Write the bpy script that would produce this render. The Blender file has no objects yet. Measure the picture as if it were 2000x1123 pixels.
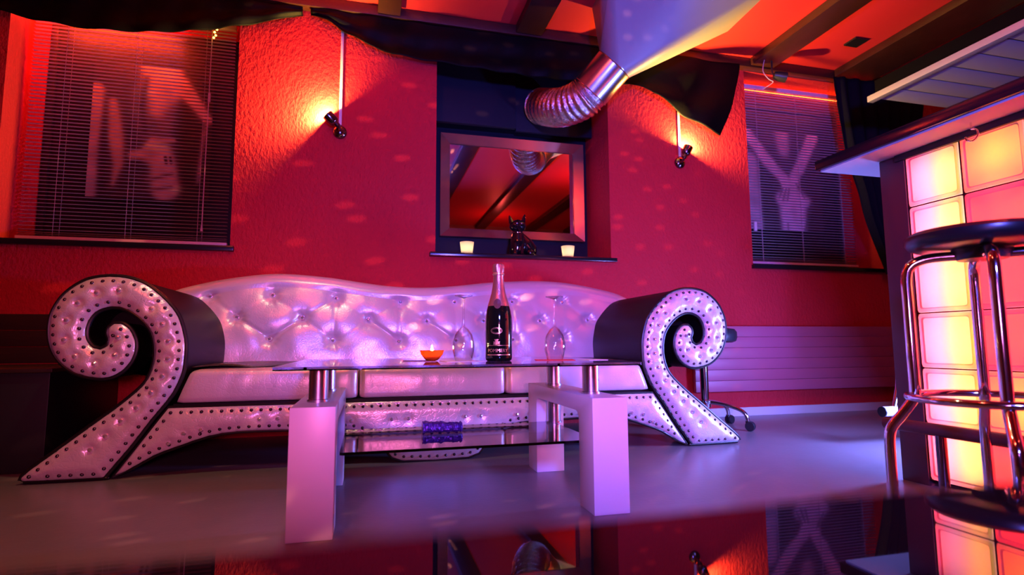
import bpy, bmesh, math, random
from mathutils import Vector, Matrix, Euler
from mathutils.geometry import delaunay_2d_cdt
from mathutils import noise as mnoise
random.seed(7)
S = bpy.context.scene
COL = S.collection
PI = math.pi
R = math.radians

# ------------------------------------------------------------------ camera
cd = bpy.data.cameras.new('camera'); cam = bpy.data.objects.new('camera', cd); COL.objects.link(cam)
yaw, pitch, roll = R(14.498), R(5.83), R(-0.328)
fwd = Vector((math.sin(yaw)*math.cos(pitch), math.cos(yaw)*math.cos(pitch), math.sin(pitch)))
rt = Vector((math.cos(yaw), -math.sin(yaw), 0)); up = rt.cross(fwd)
r2 = rt*math.cos(roll)+up*math.sin(roll); u2 = -rt*math.sin(roll)+up*math.cos(roll)
m = Matrix((r2, u2, -fwd)).transposed().to_4x4(); m.translation = (0, 0, .5)
cam.matrix_world = m
cd.sensor_fit = 'HORIZONTAL'; cd.sensor_width = 36; cd.lens = 36*1077.6/2000
cd.clip_start = .01; cd.clip_end = 60
cd.dof.use_dof = True; cd.dof.focus_distance = 2.3; cd.dof.aperture_fstop = 2.6
S.camera = cam
# ------------------------------------------------------------------ world, exposure
w = bpy.data.worlds.new('world'); S.world = w; w.use_nodes = True
w.node_tree.nodes['Background'].inputs[0].default_value = (.05, .012, .03, 1)
w.node_tree.nodes['Background'].inputs[1].default_value = .05
S.view_settings.view_transform = 'Standard'; S.view_settings.look = 'None'
S.view_settings.exposure = 0.0; S.view_settings.gamma = 1; S.view_settings.use_curve_mapping = False

# ------------------------------------------------------------------ stage lights behind the photographer
def area(name, loc, target, size, energy, color, spread=PI):
    l = bpy.data.lights.new(name, 'AREA'); l.shape = 'DISK'; l.size = size; l.energy = energy; l.color = color; l.spread = spread
    o = bpy.data.objects.new(name, l); COL.objects.link(o); o.location = loc
    o.rotation_euler = (Vector(target)-Vector(loc)).to_track_quat('-Z', 'Y').to_euler()
    return o
def spot(name, loc, target, energy, color, angle, blend=.8, size=.15):
    l = bpy.data.lights.new(name, 'SPOT'); l.energy = energy; l.color = color; l.spot_size = R(angle); l.spot_blend = blend; l.shadow_soft_size = size
    o = bpy.data.objects.new(name, l); COL.objects.link(o); o.location = loc
    o.rotation_euler = (Vector(target)-Vector(loc)).to_track_quat('-Z', 'Y').to_euler()
    return o
spot('blue_stage_light', (.12, -1.30, 1.26), (1.6, 2.6, 1.35), 760, (.13, .115, 1.0), 74, .9, .14)
spot('magenta_stage_light', (-.10, -.45, .60), (-.62, 2.5, .25), 104, (1.0, .16, .46), 46, .9, .10)
spot('violet_stage_light', (.10, -.45, .60), (1.15, 2.5, .48), 118, (1.0, .20, .74), 50, .9, .10)
spot('warm_ceiling_downlight', (-.35, 1.72, 2.50), (-.30, 1.95, 0), 42, (1.0, .74, .42), 100, .7, .04)
area('bar_work_light', (2.62, 1.80, .42), (2.0, 2.2, .12), .22, 66, (.20, .23, 1.0))
area('red_ceiling_spot', (-.5, .4, 2.40), (.2, 3.0, 1.2), .2, 12, (1.0, .09, .05))
def point(name, loc, energy, color, size=.06):
    l = bpy.data.lights.new(name, 'POINT'); l.energy = energy; l.color = color; l.shadow_soft_size = size
    o = bpy.data.objects.new(name, l); COL.objects.link(o); o.location = loc; return o
point('red_wall_light', (1.95, -1.0, 2.15), 8, (1.0, .07, .06), .02)
point('red_bar_fill', (2.45, 1.3, 2.05), 15, (1.0, .06, .05), .02)  # unseen fill added above the bar to brighten the right side of the ceiling
# mirror ball beam: small stretched red-orange specks thrown over the wall, sofa and floor
mb = spot('mirror_ball_beam', (.9, .3, 2.3), (-.1, 3.0, 1.0), 170, (1.0, .28, .16), 95, .3, .012)
mb.data.use_nodes = True; N = mb.data.node_tree.nodes; L = mb.data.node_tree.links
tc = N.new('ShaderNodeTexCoord'); sp_ = N.new('ShaderNodeSeparateXYZ'); L.new(tc.outputs['Normal'], sp_.inputs[0])
dv = []
for k in ('X', 'Y'):
    d_ = N.new('ShaderNodeMath'); d_.operation = 'DIVIDE'; L.new(sp_.outputs[k], d_.inputs[0]); L.new(sp_.outputs['Z'], d_.inputs[1]); dv.append(d_)
cb_ = N.new('ShaderNodeCombineXYZ'); L.new(dv[0].outputs[0], cb_.inputs['X']); L.new(dv[1].outputs[0], cb_.inputs['Y'])
mp_ = N.new('ShaderNodeMapping'); mp_.inputs['Scale'].default_value = (7.5, 19, 1); mp_.inputs['Rotation'].default_value = (0, 0, R(-12)); L.new(cb_.outputs[0], mp_.inputs['Vector'])
vo = N.new('ShaderNodeTexVoronoi'); vo.voronoi_dimensions = '2D'; vo.inputs['Scale'].default_value = 1.0; vo.inputs['Randomness'].default_value = .75; L.new(mp_.outputs[0], vo.inputs['Vector'])
mr_ = N.new('ShaderNodeMapRange'); mr_.inputs['From Min'].default_value = .10; mr_.inputs['From Max'].default_value = .14; mr_.inputs['To Min'].default_value = 1; mr_.inputs['To Max'].default_value = 0
L.new(vo.outputs['Distance'], mr_.inputs['Value']); L.new(mr_.outputs['Result'], N['Emission'].inputs['Strength'])

# ------------------------------------------------------------------ materials
MATS = {}
def nt(name):
    mt = bpy.data.materials.new(name); mt.use_nodes = True
    return mt, mt.node_tree.nodes, mt.node_tree.links
def pbr(name, col, rough=.5, metal=0, spec=.5, bump=None, coat=0, mottle=None, emit=None, estr=0):
    """bump = (kind, scale, strength, stretch xyz); mottle = (scale, amount)"""
    mt, N, L = nt(name); b = N['Principled BSDF']
    b.inputs['Base Color'].default_value = (*col, 1); b.inputs['Roughness'].default_value = rough
    b.inputs['Metallic'].default_value = metal; b.inputs['Specular IOR Level'].default_value = spec
    b.inputs['Coat Weight'].default_value = coat
    if emit: b.inputs['Emission Color'].default_value = (*emit, 1); b.inputs['Emission Strength'].default_value = estr
    tc = N.new('ShaderNodeTexCoord')
    if bump:
        kind, sc, st, stretch = bump
        mp = N.new('ShaderNodeMapping'); mp.inputs['Scale'].default_value = stretch
        L.new(tc.outputs['Object'], mp.inputs['Vector'])
        if kind == 'noise':
            t = N.new('ShaderNodeTexNoise'); t.inputs['Scale'].default_value = sc; t.inputs['Detail'].default_value = 4
            t.inputs['Roughness'].default_value = .55; out = t.outputs['Fac']
        else:
            t = N.new('ShaderNodeTexVoronoi'); t.feature = 'DISTANCE_TO_EDGE'; t.inputs['Scale'].default_value = sc
            mr = N.new('ShaderNodeMapRange'); mr.inputs['From Max'].default_value = .12
            L.new(t.outputs['Distance'], mr.inputs['Value']); out = mr.outputs['Result']
        L.new(mp.outputs['Vector'], t.inputs['Vector'])
        bp = N.new('ShaderNodeBump'); bp.inputs['Strength'].default_value = st; bp.inputs['Distance'].default_value = .01
        L.new(out, bp.inputs['Height']); L.new(bp.outputs['Normal'], b.inputs['Normal'])
    if mottle:
        t2 = N.new('ShaderNodeTexNoise'); t2.inputs['Scale'].default_value = mottle[0]; t2.inputs['Detail'].default_value = 5
        L.new(tc.outputs['Object'], t2.inputs['Vector'])
        mx = N.new('ShaderNodeMix'); mx.data_type = 'RGBA'
        a = mottle[1]
        mx.inputs['A'].default_value = (*[c*(1-a) for c in col], 1); mx.inputs['B'].default_value = (*[min(1, c*(1+a)) for c in col], 1)
        L.new(t2.outputs['Fac'], mx.inputs['Factor']); L.new(mx.outputs['Result'], b.inputs['Base Color'])
    MATS[name] = mt
    return mt
def emis(name, col, strength):
    mt, N, L = nt(name); b = N['Principled BSDF']
    b.inputs['Base Color'].default_value = (*col, 1)
    b.inputs['Emission Color'].default_value = (*col, 1); b.inputs['Emission Strength'].default_value = strength
    return mt
def tinted_glass(name, tint, rough=0.0, ior=1.5, gloss=(1, 1, 1)):
    mt, N, L = nt(name); N.remove(N['Principled BSDF'])
    fr = N.new('ShaderNodeFresnel'); fr.inputs['IOR'].default_value = ior
    tr = N.new('ShaderNodeBsdfTransparent'); tr.inputs['Color'].default_value = (*tint, 1)
    gl = N.new('ShaderNodeBsdfGlossy'); gl.inputs['Roughness'].default_value = rough; gl.inputs['Color'].default_value = (*gloss, 1)
    mx = N.new('ShaderNodeMixShader')
    L.new(fr.outputs[0], mx.inputs[0]); L.new(tr.outputs[0], mx.inputs[1]); L.new(gl.outputs[0], mx.inputs[2])
    L.new(mx.outputs[0], N['Material Output'].inputs['Surface'])
    return mt
def translucent(name, col, tfac=.75, rough=.25):
    mt, N, L = nt(name); N.remove(N['Principled BSDF'])
    t = N.new('ShaderNodeBsdfTranslucent'); t.inputs['Color'].default_value = (*col, 1)
    p = N.new('ShaderNodeBsdfPrincipled'); p.inputs['Base Color'].default_value = (*[c*.35 for c in col], 1); p.inputs['Roughness'].default_value = rough
    mx = N.new('ShaderNodeMixShader'); mx.inputs[0].default_value = tfac
    L.new(p.outputs[0], mx.inputs[1]); L.new(t.outputs[0], mx.inputs[2]); L.new(mx.outputs[0], N['Material Output'].inputs['Surface'])
    return mt
def print_mat(name, rough=.35):
    mt, N, L = nt(name); b = N['Principled BSDF']; b.inputs['Roughness'].default_value = rough
    a = N.new('ShaderNodeVertexColor'); a.layer_name = 'print'
    L.new(a.outputs['Color'], b.inputs['Base Color']); return mt

M_wall = pbr('red_roughcast_plaster', (.52, .022, .036), .6, spec=.12, bump=('noise', 62, .75, (1.0, 1.0, .6)), mottle=(3, .08))
M_reveal = pbr('red_plaster', (.60, .013, .022), .6, bump=('noise', 60, .3, (1, 1, 1)))
M_ceil = pbr('red_ceiling_paint', (.70, .026, .03), .5, bump=('noise', 90, .08, (1, 1, 1)))
M_beam = pbr('dark_stained_beam', (.045, .011, .008), .35, bump=('noise', 20, .15, (6, .6, 6)), mottle=(6, .4))
M_black = pbr('black_paint', (.008, .008, .01), .45)
M_deepblack = pbr('matt_black_board', (.003, .003, .004), .9, spec=.05)
M_floor = pbr('grey_vinyl_floor', (.175, .16, .17), .30, spec=.5, bump=('noise', 55, .05, (1, 1, 1)), mottle=(14, .10))
M_skirt = pbr('pale_skirting', (.62, .58, .62), .4)
M_niche = pbr('blue_black_paint', (.006, .007, .018), .6, spec=.25)
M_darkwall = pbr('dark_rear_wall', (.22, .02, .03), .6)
M_grey = pbr('grey_wall', (.22, .21, .23), .7)
M_sill = pbr('black_gloss_sill', (.012, .011, .013), .18)
M_cloth = pbr('black_satin', (.0025, .002, .0025), .55, spec=.10, bump=('noise', 30, .12, (1, 1, 1)))
M_cloth2 = pbr('black_curtain_cloth', (.006, .006, .010), .85, spec=.1)
M_leather = pbr('pearl_crackle_leather', (.74, .66, .69), .30, metal=.25, spec=.6, bump=('vor', 62, .055, (1, 1, 1)), mottle=(5, .10))
M_leather2 = pbr('pearl_leather_trim', (.74, .66, .69), .28, metal=.25, spec=.6, bump=('vor', 55, .08, (1, 1, 1)))
M_blackleather = pbr('black_leather', (.007, .005, .006), .5, spec=.22, bump=('vor', 120, .05, (1, 1, 1)))
M_piping = pbr('black_piping', (.006, .005, .007), .4)
M_stud = pbr('dark_nail_head', (.10, .07, .10), .22, metal=.9)
M_crystal = pbr('crystal_button', (.92, .86, .95), .06, metal=.75, spec=1)
M_white = pbr('white_lacquer', (.80, .76, .78), .32)
M_chrome = pbr('chrome', (.80, .78, .80), .10, metal=1)
M_chrome2 = pbr('brushed_steel', (.62, .60, .62), .26, metal=1)
M_alu = pbr('galvanised_sheet', (.34, .35, .40), .46, metal=.25, spec=.5)
M_foil = pbr('crumpled_aluminium', (.78, .77, .80), .16, metal=1, bump=('noise', 85, .55, (1, 1, 1)))
def thin_glass(name):
    mt, N, L = nt(name); N.remove(N['Principled BSDF'])
    lw = N.new('ShaderNodeLayerWeight'); lw.inputs['Blend'].default_value = .5
    pw = N.new('ShaderNodeMath'); pw.operation = 'POWER'; pw.inputs[1].default_value = 2.3; L.new(lw.outputs['Facing'], pw.inputs[0])
    ma = N.new('ShaderNodeMath'); ma.operation = 'MULTIPLY_ADD'; ma.inputs[1].default_value = .9; ma.inputs[2].default_value = .05; L.new(pw.outputs[0], ma.inputs[0])
    tr = N.new('ShaderNodeBsdfTransparent'); tr.inputs['Color'].default_value = (.985, .98, .985, 1)
    gl = N.new('ShaderNodeBsdfGlossy'); gl.inputs['Roughness'].default_value = .04
    mx = N.new('ShaderNodeMixShader'); L.new(ma.outputs[0], mx.inputs[0]); L.new(tr.outputs[0], mx.inputs[1]); L.new(gl.outputs[0], mx.inputs[2])
    L.new(mx.outputs[0], N['Material Output'].inputs['Surface']); return mt
M_glass = thin_glass('clear_glass')
M_dark = tinted_glass('smoked_glass', (.50, .44, .50), .015, 1.52)
M_pane = pbr('black_window_pane', (.006, .006, .009), .45, spec=.3)
M_fg = pbr('black_gloss_table', (.006, .005, .007), .02, spec=.9)
M_bottle = pbr('dark_green_glass', (.004, .007, .005), .06, spec=.8)
M_foilc = pbr('copper_foil', (.72, .33, .26), .30, metal=.8, bump=('noise', 180, .15, (1, 1, 1)))
M_gold = pbr('gold_print', (.80, .52, .28), .30, metal=.7)
M_ink = pbr('dark_print', (.10, .03, .03), .5)
M_amber = translucent('amber_glass', (.80, .22, .05), .6)
M_candleglass = translucent('frosted_candle_glass', (.98, .93, .80), .85)
M_wax = pbr('wax', (.85, .75, .6), .5)
M_flame = emis('flame', (1.0, .62, .22), 260)
M_flame2 = emis('tealight_flame', (1.0, .72, .40), 260)
M_paper = pbr('white_paper', (.78, .74, .76), .6)
M_red = pbr('red_paper', (.75, .03, .03), .6)
M_flyer = pbr('dark_flyer', (.03, .02, .03), .35)
M_purple = pbr('purple_foil', (.14, .05, .42), .22, metal=.6, bump=('noise', 110, .6, (1, 1, 1)))
M_slat = pbr('pale_blind_slat', (.66, .60, .64), .4)
M_slat2 = pbr('blind_rail', (.82, .76, .80), .3)
M_cord = pbr('blind_cord', (.60, .52, .56), .6)
M_frame = pbr('copper_frame', (.42, .19, .14), .22, metal=.75)
M_mirror = pbr('mirror', (.86, .85, .88), .015, metal=1)
M_ceramic = pbr('black_glazed_ceramic', (.004, .004, .006), .07, spec=.9)
M_plastic = pbr('black_plastic', (.016, .016, .022), .38)
M_block = translucent('frosted_glass_block', (.95, .86, .88), .86, .15)
M_joint = pbr('block_joint', (.025, .004, .005), .8, spec=.1)
M_bar = pbr('bar_laminate', (.075, .020, .024), .42)
M_under = pbr('counter_underside', (.52, .48, .52), .7, spec=.08)
M_counter = pbr('black_counter_edge', (.012, .010, .012), .16)
M_seat = pbr('black_vinyl_seat', (.010, .009, .011), .30)
M_rad = pbr('radiator_enamel', (.40, .09, .17), .42)
M_wood = pbr('dark_bench_wood', (.028, .010, .008), .38, bump=('noise', 14, .15, (.6, 5, 5)))
M_plank = pbr('white_plank', (.40, .38, .40), .5)
M_lampbody = pbr('dark_chrome_lamp', (.22, .17, .19), .14, metal=1)
M_cable = pbr('white_conduit', (.70, .64, .66), .5)
M_bulb = emis('halogen_bulb', (1.0, .72, .35), 25)
M_rope = emis('red_rope_light', (1.0, .06, .012), 260)
M_rope2 = emis('orange_rope_light', (1.0, .07, .010), 45)
M_bead = emis('amber_bead', (1.0, .42, .05), 14)
M_print = print_mat('poster_print')
M_tubeY = emis('yellow_tube', (1.0, .60, .01), 14)
M_tubeL = emis('lilac_tube', (1.0, .33, .95), 9)
M_tubeR = emis('red_tube', (1.0, .022, .030), 34)
M_tubeO = emis('orange_bulb', (1.0, .42, .02), 18)
M_cover = pbr('brown_black_cover', (.035, .020, .016), .33, bump=('noise', 30, .3, (1, 1, 1)))

# ------------------------------------------------------------------ object helpers
ORI = {}
def tag(o, label=None, cat=None, group=None, kind=None):
    if label: o['label'] = label
    if cat: o['category'] = cat
    if group: o['group'] = group
    if kind: o['kind'] = kind
    return o
def thing(name, loc, label, cat, group=None, kind=None):
    o = bpy.data.objects.new(name, None); COL.objects.link(o); o.location = loc; o.empty_display_size = .1
    ORI[o.name] = Vector(loc)
    return tag(o, label, cat, group, kind)
def mesh(name, V, F, mat, parent=None, smooth=False):
    V = [Vector(v) for v in V]
    if parent is not None: org = ORI[parent.name]
    else:
        xs = [v.x for v in V]; ys = [v.y for v in V]; zs = [v.z for v in V]
        org = Vector(((min(xs)+max(xs))/2, (min(ys)+max(ys))/2, min(zs)))
    me = bpy.data.meshes.new(name); me.from_pydata([v-org for v in V], [], F)
    bm = bmesh.new(); bm.from_mesh(me); bmesh.ops.recalc_face_normals(bm, faces=bm.faces); bm.to_mesh(me); bm.free()
    me.update()
    if smooth:
        me.polygons.foreach_set('use_smooth', [True]*len(me.polygons))
        if smooth != 'all': me.set_sharp_from_angle(angle=R(40))
    me.materials.append(mat)
    o = bpy.data.objects.new(name, me); COL.objects.link(o)
    if parent is not None: o.parent = parent
    else: o.location = org
    ORI[o.name] = org
    return o
def bm_obj(name, bm, mat, parent=None, smooth=False):
    bm.verts.ensure_lookup_table(); bm.verts.index_update()
    V = [v.co.copy() for v in bm.verts]; F = [[v.index for v in f.verts] for f in bm.faces]; bm.free()
    return mesh(name, V, F, mat, parent, smooth)
def boxgeo(x0, x1, y0, y1, z0, z1):
    V = [(x, y, z) for x in (x0, x1) for y in (y0, y1) for z in (z0, z1)]
    return V, [(0, 1, 3, 2), (4, 6, 7, 5), (0, 4, 5, 1), (2, 3, 7, 6), (0, 2, 6, 4), (1, 5, 7, 3)]
def box(name, x0, x1, y0, y1, z0, z1, mat, parent=None, bevel=0, seg=2):
    V, F = boxgeo(x0, x1, y0, y1, z0, z1)
    if not bevel: return mesh(name, V, F, mat, parent)
    bm = bmesh.new(); vs = [bm.verts.new(v) for v in V]
    for f in F: bm.faces.new([vs[i] for i in f])
    bmesh.ops.recalc_face_normals(bm, faces=bm.faces)
    bmesh.ops.bevel(bm, geom=list(bm.edges), offset=bevel, segments=seg, profile=.6, affect='EDGES')
    return bm_obj(name, bm, mat, parent, True)
def prismgeo(poly, axis, a0, a1):
    n = len(poly)
    def P(p, a): return {'y': (p[0], a, p[1]), 'x': (a, p[0], p[1]), 'z': (p[0], p[1], a)}[axis]
    V = [P(p, a0) for p in poly]+[P(p, a1) for p in poly]
    F = [tuple(range(n)), tuple(range(2*n-1, n-1, -1))]+[(i, (i+1) % n, n+(i+1) % n, n+i) for i in range(n)]
    return V, F
def prism(name, poly, axis, a0, a1, mat, parent=None, bevel=0, smooth=False):
    V, F = prismgeo(poly, axis, a0, a1)
    if not bevel: return mesh(name, V, F, mat, parent, smooth)
    bm = bmesh.new(); vs = [bm.verts.new(v) for v in V]
    for f in F: bm.faces.new([vs[i] for i in f])
    bmesh.ops.recalc_face_normals(bm, faces=bm.faces)
    bmesh.ops.bevel(bm, geom=list(bm.edges), offset=bevel, segments=2, profile=.6, affect='EDGES')
    return bm_obj(name, bm, mat, parent, True)
def catmull(P, k=6, closed=False):
    P = [Vector(p) for p in P]; n = len(P); out = []
    rng = range(n) if closed else range(n-1)
    for i in rng:
        p0 = P[(i-1) % n] if closed or i > 0 else P[i]; p1 = P[i]; p2 = P[(i+1) % n]
        p3 = P[(i+2) % n] if closed or i+2 < n else p2
        for j in range(k):
            t = j/k
            out.append(.5*((2*p1)+(p2-p0)*t+(2*p0-5*p1+4*p2-p3)*t*t+(3*p1-p0-3*p2+p3)*t*t*t))
    if not closed: out.append(P[-1])
    return out
def tubegeo(P, r, n=10, closed=False, caps=True):
    P = [Vector(p) for p in P]; m_ = len(P)
    rr = r if isinstance(r, (list, tuple)) else [r]*m_
    T = []
    for i in range(m_):
        a = P[(i-1) % m_] if closed or i else P[0]; b = P[(i+1) % m_] if closed or i < m_-1 else P[-1]
        T.append((b-a).normalized())
    ref = Vector((0, 0, 1)) if abs(T[0].z) < .9 else Vector((1, 0, 0))
    nrm = (ref-T[0]*ref.dot(T[0])).normalized(); V = []; F = []
    for i in range(m_):
        nrm = (nrm-T[i]*nrm.dot(T[i]))
        nrm = nrm.normalized() if nrm.length > 1e-6 else T[i].orthogonal().normalized()
        bn = T[i].cross(nrm)
        for k in range(n):
            a = 2*PI*k/n; V.append(P[i]+(nrm*math.cos(a)+bn*math.sin(a))*rr[i])
    for i in range(m_ if closed else m_-1):
        j = (i+1) % m_
        for k in range(n): F.append((i*n+k, i*n+(k+1) % n, j*n+(k+1) % n, j*n+k))
    if caps and not closed: F += [tuple(range(n-1, -1, -1)), tuple(range((m_-1)*n, m_*n))]
    return V, F
def tube(name, P, r, mat, parent=None, n=10, closed=False):
    V, F = tubegeo(P, r, n, closed); return mesh(name, V, F, mat, parent, True)
def lathegeo(prof, n=32, o=(0, 0, 0), close=True):
    V = []; F = []; k = len(prof)
    for i in range(n):
        a = 2*PI*i/n
        for r_, z in prof: V.append((o[0]+r_*math.cos(a), o[1]+r_*math.sin(a), o[2]+z))
    for i in range(n):
        j = (i+1) % n
        for q in range(k-1):
            F.append((i*k+q, j*k+q, j*k+q+1, i*k+q+1))
    return V, F
def lathe(name, prof, loc, mat, parent=None, n=32):
    V, F = lathegeo(prof, n, loc)
    bm = bmesh.new(); vs = [bm.verts.new(v) for v in V]
    for f in F:
        try: bm.faces.new([vs[i] for i in f])
        except ValueError: pass
    bmesh.ops.remove_doubles(bm, verts=bm.verts, dist=1e-5)
    return bm_obj(name, bm, mat, parent, True)
def orient(V, loc, direction, upv=(0, 0, 1)):
    """move +Z based verts to loc with Z along direction"""
    q = Vector(direction).to_track_quat('Z', 'Y').to_matrix()
    return [q @ Vector(v)+Vector(loc) for v in V]
def join(parts):
    V = []; F = []
    for v, f in parts:
        o = len(V); V += [tuple(a) for a in v]; F += [tuple(i+o for i in q) for q in f]
    return V, F
def dup(o, loc, parent=None):
    c = o.copy(); COL.objects.link(c)
    if parent is not None: c.parent = parent
    c.location = loc
    return c
def lerp(a, b, t): return a+(b-a)*t
def interp(L, x):
    if x <= L[0][0]: return L[0][1]
    for (a, u), (b, v) in zip(L, L[1:]):
        if x <= b:
            t = (x-a)/(b-a); t = t*t*(3-2*t)*.35+t*.65
            return u+(v-u)*t
    return L[-1][1]

# ------------------------------------------------------------------ setting
WY = 3.348; ZC = 2.57; BACK = 3.72
XL, XR, YR = -3.0, 5.2, -1.95
mesh('floor', [(XL, YR, 0), (XR, YR, 0), (XR, WY, 0), (XL, WY, 0)], [(0, 1, 2, 3)], M_floor)
tag(bpy.data.objects['floor'], 'smooth grey vinyl floor with violet and red light on it', 'floor', kind='structure')
tag(mesh('ceiling', [(XL, YR, ZC), (XL, WY, ZC), (XR, WY, ZC), (XR, YR, ZC)], [(0, 1, 2, 3)], M_ceil), 'red painted ceiling between the dark beams', 'ceiling', kind='structure')
holes = [(-1.88, -.765, 1.045, 2.49), (.382, 1.548, 1.045, 2.49), (2.645, 3.844, 1.045, 2.5)]
xs = sorted({XL, XR, *[h[0] for h in holes], *[h[1] for h in holes]}); zs = [0, 1.045, 2.49, 2.5, ZC]
V = []; F = []
def quad(a, b, c, d):
    o = len(V); V.extend([a, b, c, d]); F.append((o, o+1, o+2, o+3))
for x0, x1 in zip(xs, xs[1:]):
    for z0, z1 in zip(zs, zs[1:]):
        if any(h[0] <= x0 and x1 <= h[1] and h[2] <= z0 and z1 <= h[3] for h in holes): continue
        quad((x0, WY, z0), (x1, WY, z0), (x1, WY, z1), (x0, WY, z1))
for x0, x1, z0, z1 in holes:
    quad((x0, WY, z0), (x0, BACK+.06, z0), (x0, BACK+.06, z1), (x0, WY, z1)); quad((x1, WY, z0), (x1, WY, z1), (x1, BACK+.06, z1), (x1, BACK+.06, z0))
    quad((x0, WY, z0), (x1, WY, z0), (x1, BACK+.06, z0), (x0, BACK+.06, z0)); quad((x0, WY, z1), (x0, BACK+.06, z1), (x1, BACK+.06, z1), (x1, WY, z1))
    quad((x0, BACK+.06, z0), (x1, BACK+.06, z0), (x1, BACK+.06, z1), (x0, BACK+.06, z1))
tag(mesh('wall_back', V, F, M_wall), 'red roughcast wall behind the sofa with two windows and a niche', 'wall', kind='structure')
tag(mesh('wall_left', [(XL, YR, 0), (XL, WY, 0), (XL, WY, ZC), (XL, YR, ZC)], [(0, 1, 2, 3)], M_darkwall), 'dark red side wall left of the sofa', 'wall', kind='structure')
tag(mesh('wall_right', [(XR, YR, 0), (XR, WY, 0), (XR, WY, ZC), (XR, YR, ZC)], [(0, 1, 2, 3)], M_grey), 'grey wall behind the bar', 'wall', kind='structure')
tag(mesh('wall_front', [(XL, YR, 0), (XR, YR, 0), (XR, YR, ZC), (XL, YR, ZC)], [(0, 1, 2, 3)], M_darkwall), 'dark red wall across the room', 'wall', kind='structure')
tag(box('baseboard_back', 1.9, XR, WY-.014, WY, 0, .056, M_skirt), 'pale skirting board under the radiator', 'skirting', kind='structure')
# ceiling beams
tag(box('trim_1', XL, XR, 3.285, WY, 2.502, ZC-.001, M_beam, bevel=.006), 'dark beam running along the top of the red wall', 'beam', kind='structure')
bx = [(-2.62, -2.47), (-1.74, -1.59), (-.86, -.72), (.012, .148), (.885, 1.06), (1.77, 1.94), (2.655, 2.85), (3.40, 3.74), (4.4, 4.55)]
BL = ['dark ceiling beam nearest the left side wall', 'dark ceiling beam above the left half of the large blind', 'dark ceiling beam above the right edge of the large blind', 'dark ceiling beam between the left lamp and the niche', 'dark ceiling beam above the niche, left of the duct hood', 'dark ceiling beam hidden behind the duct hood', 'dark ceiling beam ending at the clamp spotlight above the right blind', 'wide dark ceiling beam between the vent and the bar canopy', 'dark ceiling beam above the bar canopy']
for i, (a, b) in enumerate(bx):
    o = box('trim_%d' % (i+2), a, b, YR+.01, 3.28, 2.512, ZC-.001, M_beam, bevel=.006)
    tag(o, BL[i], 'beam', kind='structure')
tag(box('ceiling_vent', 3.17, 3.28, 2.865, 2.965, ZC-.012, ZC-.001, M_black), 'small black square vent in the red ceiling', 'vent')
# niche lining
tag(box('wall_niche', .384, 1.546, BACK+.03, BACK+.055, 1.047, 2.455, M_niche), 'blue black back board of the wall niche', 'wall', kind='structure')
nb = thing('niche_cupboard', (.965, 3.6, 1.99), 'blue black board front closing the top of the niche', 'cupboard')
box('board', .386, .962, 3.585, 3.62, 1.995, 2.45, M_niche, nb, .003); box('board', .970, 1.544, 3.62, 3.65, 1.99, 2.45, M_niche, nb, .003)
# sills
tag(box('trim_11', .345, 1.572, WY-.045, BACK+.03, 1.034, 1.058, M_sill, bevel=.003), 'black shelf board in the niche under the mirror', 'shelf', kind='structure')
tag(box('trim_12', -2.6, -.742, WY-.03, BACK+.03, 1.022, 1.052, M_sill, bevel=.003), 'black window sill below the large blind', 'sill', kind='structure')
tag(box('trim_13', 2.632, 3.86, WY-.03, BACK+.03, 1.024, 1.052, M_sill, bevel=.003), 'black window sill below the blind beside the bar', 'sill', kind='structure')
# windows behind the blinds
def window(n, x0, x1, lab):
    t = thing('window_%d' % n, ((x0+x1)/2, BACK, 1.06), lab, 'window', kind='structure')
    box('pane', x0+.035, x1-.035, BACK+.012, BACK+.03, 1.09, 2.42, M_pane, t)
    for a in ((x0+.004, x0+.04, 1.056, 2.45), (x1-.04, x1-.004, 1.056, 2.45), (x0+.04, x1-.04, 1.056, 1.092), (x0+.04, x1-.04, 2.41, 2.45)):
        box('window_frame', a[0], a[1], BACK-.005, BACK+.04, a[2], a[3], M_black, t, .003)
window(1, -1.88, -.765, 'dark window behind the large blind on the left')
window(2, 2.645, 3.844, 'dark window behind the blind beside the bar')

# ------------------------------------------------------------------ posters (flat prints on the window panes)
def poster(name, x0, x1, z0, z1, base, strokes, label, gain, nx=150, nz=190):
    V = []; F = []; C = []
    for j in range(nz+1):
        for i in range(nx+1):
            u = i/nx; v = j/nz; V.append((lerp(x0, x1, u), BACK+.004, lerp(z1, z0, v)))
            g = base
            for (P, rr, val, soft) in strokes:
                d = 9
                for (a, ra), (b, rb) in zip(zip(P, rr), zip(P[1:], rr[1:])):
                    ax, ay = a; bx_, by = b; asp = (x1-x0)/(z1-z0)
                    px, py = u*asp, v; qx, qy = ax*asp, ay; dx, dy = (bx_-ax)*asp, by-ay
                    t = max(0, min(1, ((px-qx)*dx+(py-qy)*dy)/max(1e-9, dx*dx+dy*dy)))
                    d = min(d, math.hypot(px-qx-dx*t, py-qy-dy*t)-lerp(ra, rb, t))
                k = 1/(1+math.exp(max(-40, min(40, d/soft*4))))
                g = g*(1-k)+val*k
            g *= .85+.3*mnoise.noise((u*9, v*9, base*10))
            C.append(max(0, min(1, g*gain)))
    for j in range(nz):
        for i in range(nx):
            a = j*(nx+1)+i; F.append((a, a+1, a+nx+2, a+nx+1))
    o = mesh(name, V, F, M_print)
    at = o.data.color_attributes.new('print', 'FLOAT_COLOR', 'POINT')
    for i, c in enumerate(C): at.data[i].color = (c, c*.92, c*.98, 1)
    return tag(o, label, 'poster')
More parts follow.
